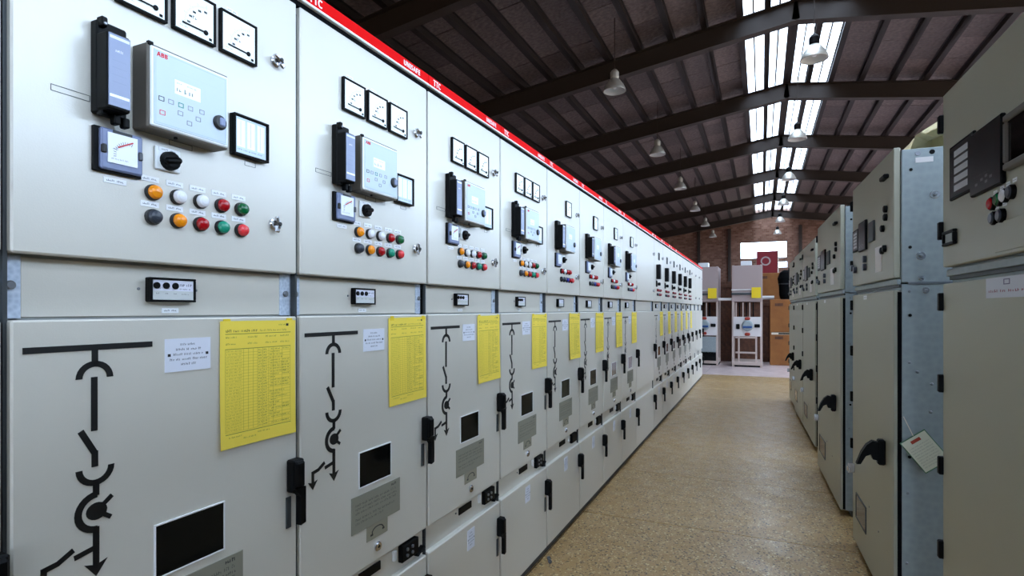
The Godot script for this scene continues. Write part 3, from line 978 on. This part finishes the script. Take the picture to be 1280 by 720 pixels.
func hall() -> void:
	# floor: slab, with the terrazzo tiles of the aisle one by one
	var fl := struct_mesh("floor", bx(Vector3(26, .2, 62), 0), M.joint, Vector3(0, -.104, -13))
	var rest := MB.new()
	var apron := MB.new()
	var size := Vector3(2.195, .02, 1.094)
	var tile := bx(size, .002)
	for i in range(-5, 6):
		for j in range(-15, 38):
			var p := Vector3(i * 2.2, .094, -(.9 + j * 1.1) + 13)
			if i == 0 and j >= 0 and j < 15:
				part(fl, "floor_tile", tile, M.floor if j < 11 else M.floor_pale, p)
			elif j < 11:
				rest.box(p, size, 0)
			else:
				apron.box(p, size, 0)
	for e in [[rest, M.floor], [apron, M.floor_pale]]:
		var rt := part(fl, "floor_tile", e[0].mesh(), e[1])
		rt.set_meta("kind", "stuff")
	# walls
	var zf := 39.0
	var zb := -13.0
	var len := zf - zb
	var zc := -(zf + zb) / 2
	var wl := MB.new()
	wl.box(Vector3(-9.1, 3.2, zc), Vector3(.25, 6.4, len + .5))
	struct_mesh("wall_left", wl.mesh(), M.brick)
	var wr := MB.new()
	wr.box(Vector3(WALL_R, 1.45, zc), Vector3(.25, 2.9, len + .5))
	wr.box(Vector3(WALL_R, 6.4, zc), Vector3(.25, .4, len + .5))
	for z in BEAMS:
		wr.box(Vector3(WALL_R, 4.55, -z), Vector3(.25, 3.3, .35))
	wr.box(Vector3(WALL_R, 4.55, -zf), Vector3(.25, 3.3, 1.0))
	wr.box(Vector3(WALL_R, 4.55, -zb), Vector3(.25, 3.3, 1.0))
	struct_mesh("wall_right", wr.mesh(), M.brick)
	var wn := 3
	for k in BEAMS.size() - 1:
		var z0: float = BEAMS[k] + .175
		var z1: float = BEAMS[k + 1] - .175
		var w := structure("window_%d" % wn)
		wn += 1
		part(w, "pane", bx(Vector3(.008, 3.3, z1 - z0), 0), M.window_pane, Vector3(WALL_R, 4.55, -(z0 + z1) / 2))
		for f in [0.0, .25, .5, .75, 1.0]:
			part(w, "mullion", bx(Vector3(.06, 3.3, .05), .005), M.dark, Vector3(WALL_R, 4.55, -lerpf(z0 + .025, z1 - .025, f)))
	# far wall with its high windows
	var wf := MB.new()
	wf.box(Vector3(0, 2.0, -zf - .12), Vector3(20, 4.02, .25))
	wf.box(Vector3(-4.275, 4.2, -zf - .12), Vector3(10.31, .4, .25))   # beside the small window
	wf.box(Vector3(5.74, 4.2, -zf - .12), Vector3(8.54, .4, .25))
	wf.box(Vector3(0, 4.5, -zf - .12), Vector3(20, .2, .25))
	wf.box(Vector3(-5.635, 5.15, -zf - .12), Vector3(8.73, 1.1, .25))
	wf.box(Vector3(5.735, 5.15, -zf - .12), Vector3(8.53, 1.1, .25))
	wf.box(Vector3(0, 6.7, -zf - .12), Vector3(20, 2.0, .25))
	struct_mesh("wall_far", wf.mesh(), M.brick)
	var w1 := structure("window_1")
	part(w1, "pane", bx(Vector3(2.74, 1.1, .008), 0), M.pane, Vector3(.1, 5.15, -zf - .12))
	for s in [-1.27, 1.47]:
		part(w1, "window_frame", bx(Vector3(.08, 1.1, .12), .005), M.dark, Vector3(s, 5.15, -zf - .08))
	for s in [4.6, 5.7]:
		part(w1, "window_frame", bx(Vector3(2.8, .08, .12), .005), M.dark, Vector3(.1, s, -zf - .08))
	var w2 := structure("window_2")
	part(w2, "pane", bx(Vector3(.59, .4, .008), 0), M.pane, Vector3(1.175, 4.2, -zf - .12))
	for s in [4.0, 4.4]:
		part(w2, "window_frame", bx(Vector3(.65, .05, .10), .005), M.dark, Vector3(1.175, s, -zf - .08))
	for x in [-3.8, -1.9, 2.2, 4.6]:
		struct_mesh("trim_%d" % int(x * 10 + 50), bx(Vector3(.18, 6.6, .18), .01), M.rafter, Vector3(x, 3.3, -zf + .10))
	# near wall behind the camera, with its open gate
	var wb := MB.new()
	wb.box(Vector3(-5.2, 2.2, -zb), Vector3(7.8, 4.4, .25))
	wb.box(Vector3(5.2, 2.2, -zb), Vector3(4.0, 4.4, .25))
	wb.box(Vector3(-.95, 6.1, -zb), Vector3(16.3, 3.4, .25))
	struct_mesh("wall_near", wb.mesh(), M.brick)
	# roof
	var roof := structure("ceiling")
	var zr0 := zb - .3
	var zr1 := zf + .3
	for side in [-1.0, 1.0]:
		var sheet := MB.new()
		roof_box(sheet, side, 1.0, 10.3 if side < 0 else 4.30, zr0, zr1, .05, .05)
		if side > 0:
			roof_box(sheet, side, 6.28, 7.2, zr0, zr1, .0, .10)
		part(roof, "roof_sheet", sheet.mesh(), M.roof_top)
		# insulation panels between the purlins; the nearest ones in view one by one
		var others := MB.new()
		for o in range(2, OFFSETS.size() - 1 if side < 0 else 7):
			var z := zb
			var count := 0
			while z < zf:
				var z1 := minf(z + 1.05, zf)
				var one := o < 12 and z > 4.2 and z < 19.5
				if one:
					var m := MB.new()
					roof_box(m, side, OFFSETS[o] + .01, OFFSETS[o + 1] - .01, z + .006, z1 - .006, rng.randf_range(-.006, .006), .04, .006)
					part(roof, "roof_panel", m.mesh(), M.roof_panel if rng.randf() < .6 else M.roof_panel_b)
				else:
					roof_box(others, side, OFFSETS[o] + .01, OFFSETS[o + 1] - .01, z + .006, z1 - .006, 0, .04)
				z = z1
				count += 1
		var ot := part(roof, "roof_panel", others.mesh(), M.roof_panel)
		ot.set_meta("kind", "stuff")
		# purlins
		for o in OFFSETS:
			if side > 0 and o > 6.3:
				break
			var m := MB.new()
			roof_box(m, side, o - .04, o + .03, zb, zf, -.16, .16)
			roof_box(m, side, o - .04, o + .07, zb, zf, -.16, .014)
			roof_box(m, side, o - .07, o + .03, zb, zf, -.014, .014)
			part(roof, "purlin", m.mesh(), M.purlin)
		for o in [.27, .75]:
			var gb := MB.new()
			roof_box(gb, side, o - .015, o + .015, zb, zf, -.03, .045)
			part(roof, "glazing_bar", gb.mesh(), M.purlin)
		# ridge skylight panes plus an added right-slope strip, one per bay and purlin gap
		for k in BEAMS.size() + 1:
			var z0: float = zb if k == 0 else BEAMS[k - 1]
			var z1: float = zf if k == BEAMS.size() else BEAMS[k]
			for o in ([0, 1] if side < 0 else [0, 1, 7, 8, 9]):  # right-slope strip is unseen, added to brighten the lower left doors
				var m := MB.new()
				roof_box(m, side, OFFSETS[o] + (-.05 if o == 0 else .0), OFFSETS[o + 1], z0 + .01, z1 - .01, .02, .006)
				part(roof, "ridge_or_added_skylight_pane", m.mesh(), M.pane)
	# rafters: tapered I-beams on columns
	for z in BEAMS:
		var m := MB.new()
		for side in [-1.0, 1.0]:
			roof_box(m, side, 0.0, 9.4 if side < 0 else 6.45, z - .008, z + .008, -.54, .39)
			roof_box(m, side, 0.0, 9.4 if side < 0 else 6.45, z - .10, z + .10, -.165, .015)
			roof_box(m, side, 0.0, 9.4 if side < 0 else 6.45, z - .10, z + .10, -.555, .015)
			var x: float = -8.7 if side < 0 else 6.9
			m.box(Vector3(x, 2.75, -z), Vector3(.3, 5.5, .2))
		part(roof, "rafter", m.mesh(), M.rafter)

func pendants() -> void:
	var names := ["first", "second", "third", "fourth", "fifth", "sixth"]
	var zs := [10.55, 15.35, 20.0, 24.7, 29.4, 34.1]
	for side in 2:
		var x: float = [-2.56, .80][side]
		var off: float = absf(x - RIDGE_X)
		var roof_y := RIDGE_Y - SLOPE * off - .14
		for k in 6:
			var where := "over the red-topped row" if side == 0 else "below the bright ridge skylight"
			var p := thing("pendant_lamp", "%s bell-shaped pendant lamp from the camera in the line hanging %s" % [names[k], where], "lamp", Vector3(x, 5.52, -zs[k]), .3 * k, "bell-shaped pendant lamps under the roof")
			var bell := part(p, "reflector", turned([Vector2(.205, 0), Vector2(.215, .004), Vector2(.205, .045), Vector2(.165, .13), Vector2(.10, .215), Vector2(.062, .25), Vector2(0, .252)], 28), M.reflector)
			part(bell, "inner_reflector", turned([Vector2(.203, .002), Vector2(.195, .045), Vector2(.155, .125), Vector2(.092, .205), Vector2(0, .235)], 24), M.white)
			part(p, "bulb", turned([Vector2(0, .045), Vector2(.03, .055), Vector2(.043, .09), Vector2(.03, .14), Vector2(.018, .19), Vector2(0, .19)], 14), M.lens_white)
			part(p, "ballast_box", turned([Vector2(0, .245), Vector2(.07, .245), Vector2(.082, .27), Vector2(.082, .36), Vector2(.055, .40), Vector2(.015, .43), Vector2(0, .43)], 16), M.black if side else M.reflector)
			part(p, "rod", turned([Vector2(.007, .42), Vector2(.007, roof_y - 5.52 + .1), Vector2(0, roof_y - 5.52 + .1)], 8), M.rafter)

# ------------------------------------------------------------------ far end
func open_frame(x: float, z: float, label: String, blue_front: bool) -> void:
	var c := thing("open_switchgear_frame", label, "electrical cabinet", Vector3(x, 0, -z), 0, "open switchgear frames at the far end")
	var w := .67
	var h := 2.42
	for sx in [-w / 2 + .025, w / 2 - .025]:
		for sz in [0.0, -.8]:
			part(c, "post", bx(Vector3(.05, h, .05), .004), M.pale_frame, Vector3(sx, h / 2, sz))
	part(c, "base", bx(Vector3(w, .09, .86), .006), M.pale_frame, Vector3(0, .085, -.40))
	part(c, "skid", bx(Vector3(w - .06, .04, .80), 0), M.black, Vector3(.03, .02, -.40))
	part(c, "instrument_box", bx(Vector3(w, .86, .80), .006), M.pinkish, Vector3(0, 1.98, -.37))
	part(c, "ledge", bx(Vector3(w - .04, .05, .05), .004), M.edge, Vector3(-.03, 1.735, .05))
	part(c, "ledge", bx(Vector3(w - .04, .03, .03), .004), M.white_board, Vector3(-.03, 1.83, .04))
	part(c, "yellow_form", bx(Vector3(.20, .25, .006), 0), M.yellow_plain, Vector3(.20, 1.76, .078))
	for k in 6:
		part(c, "busbar", bx(Vector3(.028, .34, .03), .003), M.black if k % 2 else M.pale_frame, Vector3(-.24 + k * .075, 1.36, .0))
	part(c, "backboard", bx(Vector3(w - .08, 1.5, .02), 0), M.wood, Vector3(0, .86, -.78))
	var pl := part(c, "mechanism_plate", bx(Vector3(w - .06, .46, .03), .004), M.white_board, Vector3(0, .96, .03))
	part(pl, "charging_drum", turned([Vector2(0, 0), Vector2(.13, 0), Vector2(.13, .04), Vector2(.10, .06), Vector2(0, .06)], 20), M.galv, Vector3(.01, .02, .015), Vector3(PI / 2, 0, 0))
	part(pl, "blue_band", bx(Vector3(.20, .05, .02), .004), M.blue, Vector3(.01, -.01, .08))
	part(pl, "black_lug", bx(Vector3(.08, .12, .05), .01), M.black, Vector3(-.20, .0, .03))
	part(pl, "black_lug", bx(Vector3(.12, .08, .05), .01), M.black, Vector3(.22, .02, .03))
	for y in [.19, -.18]:
		part(pl, "red_lug", bx(Vector3(.12, .07, .05), .02), M.brick_red, Vector3(.01, y, .03))
	if blue_front:
		part(c, "steel_panel", bx(Vector3(w - .1, .40, .03), .004), M.galv, Vector3(0, .50, .02))
		part(c, "black_panel", bx(Vector3(w - .1, .22, .03), .004), M.black, Vector3(0, .22, .02))
	else:
		for s in [-.18, .20]:
			part(c, "inner_post", bx(Vector3(.04, .62, .04), .003), M.pale_frame, Vector3(s, .42, .01))
		for y in [.70, .34]:
			part(c, "cross_bar", bx(Vector3(w - .2, .04, .04), .003), M.pale_frame, Vector3(-.02, y, .02))
	part(c, "top_carton", bx(Vector3(.24, .10, .3), .004), M.white, Vector3(-.02, 2.47, -.2))

func carton(x: float, y: float, z: float, s: Vector3, label: String, taped: bool) -> void:
	var c := thing("cardboard_box", label, "box", Vector3(x, y, -z), 0, "brown cardboard boxes at the far end")
	part(c, "carton", bx(s, .008), M.cardboard, Vector3(0, s.y / 2, 0))
	part(c, "shipping_mark", bx(Vector3(.18, .07, .003), 0), M.wood, Vector3(-s.x * .18, s.y * .84, s.z / 2 + .001))
	if taped:
		part(c, "tape", bx(Vector3(s.x * .9, .05, .004), 0), M.tape, Vector3(0, s.y * .97, s.z / 2 + .001))
		part(c, "tape_mark", bx(Vector3(s.x * .4, .035, .003), 0), M.black, Vector3(0, s.y * .97, s.z / 2 + .004))
		part(c, "flap", bx(Vector3(s.x, .012, s.z * .49), 0), M.cardboard, Vector3(0, s.y - .006, s.z * .25))

func far_end() -> void:
	open_frame(-.315, 14.41, "open switchgear frame standing right, in full view at the far end", false)
	open_frame(-1.30, 14.55, "open switchgear frame partly hidden by the end of the red-topped row", true)
	carton(.50, 0, 15.45, Vector3(.62, .80, .6), "lower brown cardboard box of the stack beside the right open frame", true)
	carton(.50, .81, 15.45, Vector3(.62, .80, .6), "upper brown cardboard box of the stack beside the right open frame", false)
	carton(.16, 1.62, 16.4, Vector3(.62, .70, .5), "brown cardboard box on the brown crate behind the right open frame", false)
	# brown crates behind the frames
	var i := 0
	for s in [[-.80, 16.2, .66, 2.1], [.10, 16.4, .62, 1.62]]:
		var c := thing("wooden_crate", ["tall dark brown wooden crate standing in the gap between the two open frames", "brown wooden crate in the gap between the right open frame and the boxes"][i], "crate", Vector3(s[0], 0, -s[1]), 0, "brown wooden crates at the far end")
		i += 1
		part(c, "crate_body", bx(Vector3(s[2] - .04, s[3], .76), 0), M.wood, Vector3(0, s[3] / 2, -.02))
		var n := 5
		for k in n:
			part(c, "plank", bx(Vector3(s[2] / n - .012, s[3], .025), .004), M.wood, Vector3(-s[2] / 2 + s[2] / n * (k + .5), s[3] / 2, .37))
		for y in [.15, s[3] - .12]:
			part(c, "batten", bx(Vector3(s[2], .09, .022), .004), M.wood, Vector3(0, y, .395))
	var p := thing("short_pipe", "short pinkish white pipe bridging the gap between the two open frames at head height", "pipe", Vector3(-.8075, 1.61, -14.45))
	part(p, "tube", turned([Vector2(0, -.155), Vector2(.032, -.155), Vector2(.032, .155), Vector2(0, .155)], 12), M.white_board, Vector3.ZERO, TURN_X)
	for x in [-.148, .142]:
		part(p, "collar", turned([Vector2(0, 0), Vector2(.045, 0), Vector2(.045, .006), Vector2(0, .006)], 12), M.pale_frame, Vector3(x, 0, 0), TURN_X)
	var ro := thing("paper_roll", "pinkish white paper roll lying on the brown crate beside the right open frame", "roll", Vector3(.16, 1.672, -16.075))
	part(ro, "roll", turned([Vector2(.018, -.14), Vector2(.05, -.14), Vector2(.05, .14), Vector2(.018, .14), Vector2(.018, -.14)], 16), M.white_board, Vector3.ZERO, TURN_X)
	part(ro, "core", turned([Vector2(.012, -.145), Vector2(.018, -.145), Vector2(.018, .145), Vector2(.012, .145)], 12), M.cardboard, Vector3.ZERO, TURN_X)
	# red cloth sign with a white ring
	var b := thing("red_banner", "dark red square banner with a white ring above the brown boxes", "banner", Vector3(.12, 2.335, -16.5))
	part(b, "cloth", bx(Vector3(.52, .58, .03), .004), M.banner, Vector3(.02, .30, 0))
	var rm := MB.new()
	rm.arc(Vector2.ZERO, .105, .035, 0, 359.9, 0, .006, 28)
	part(b, "ring", rm.mesh(), M.pinkish, Vector3(-.02, .33, .014), Vector3(0, -PI / 2, 0))
	part(b, "pole", turned([Vector2(0, 0), Vector2(.012, 0), Vector2(.012, .62), Vector2(0, .62)], 8), M.tape, Vector3(.28, 0, .02))
	# black wrapped bundle on the boxes
	var k := thing("black_bundle", "tall bundle in black wrapping standing on the upper brown cardboard box", "bundle", Vector3(.56, 1.62, -15.45))
	part(k, "wrapping", turned([Vector2(0, 0), Vector2(.13, 0), Vector2(.16, .10), Vector2(.17, .34), Vector2(.20, .52), Vector2(.15, .66), Vector2(.06, .72), Vector2(0, .72)], 14), M.rubber)
	part(k, "cord", turned([Vector2(.178, .36), Vector2(.186, .375), Vector2(.18, .39)], 14), M.dark)

func _ready() -> void:
	rng.seed = 11
	# ---- camera
	var cam := Camera3D.new()
	cam.name = "camera"
	cam.position = Vector3(0, 1.362, 0)
	cam.rotation.y = deg_to_rad(24.02)
	cam.projection = Camera3D.PROJECTION_FRUSTUM
	cam.near = .05
	cam.far = 200.0
	cam.size = 2.0 * .05 * 360.0 / 700.0
	cam.frustum_offset = Vector2(0, 27.0 / 700.0 * .05)
	cam.current = true
	add_child(cam)
	# ---- sky and exposure
	var env := Environment.new()
	env.background_mode = Environment.BG_SKY
	var sky := Sky.new()
	var sm := ProceduralSkyMaterial.new()
	sm.sky_top_color = Color(.81, .90, 1.0)
	sm.sky_horizon_color = Color(.77, .875, 1.0)
	sm.sky_curve = .2
	sm.ground_bottom_color = Color(.55, .53, .50)
	sm.ground_horizon_color = Color(.60, .58, .55)
	sm.sky_energy_multiplier = 1.0
	sky.sky_material = sm
	env.sky = sky
	env.tonemap_mode = Environment.TONE_MAPPER_LINEAR
	env.tonemap_exposure = 12.3
	env.sdfgi_enabled = true
	env.ssao_enabled = true
	env.ssil_enabled = true
	var we := WorldEnvironment.new()
	we.name = "world"
	we.environment = env
	add_child(we)
	make_materials()
	hall()
	left_row()
	right_row()
	pendants()
	far_end()
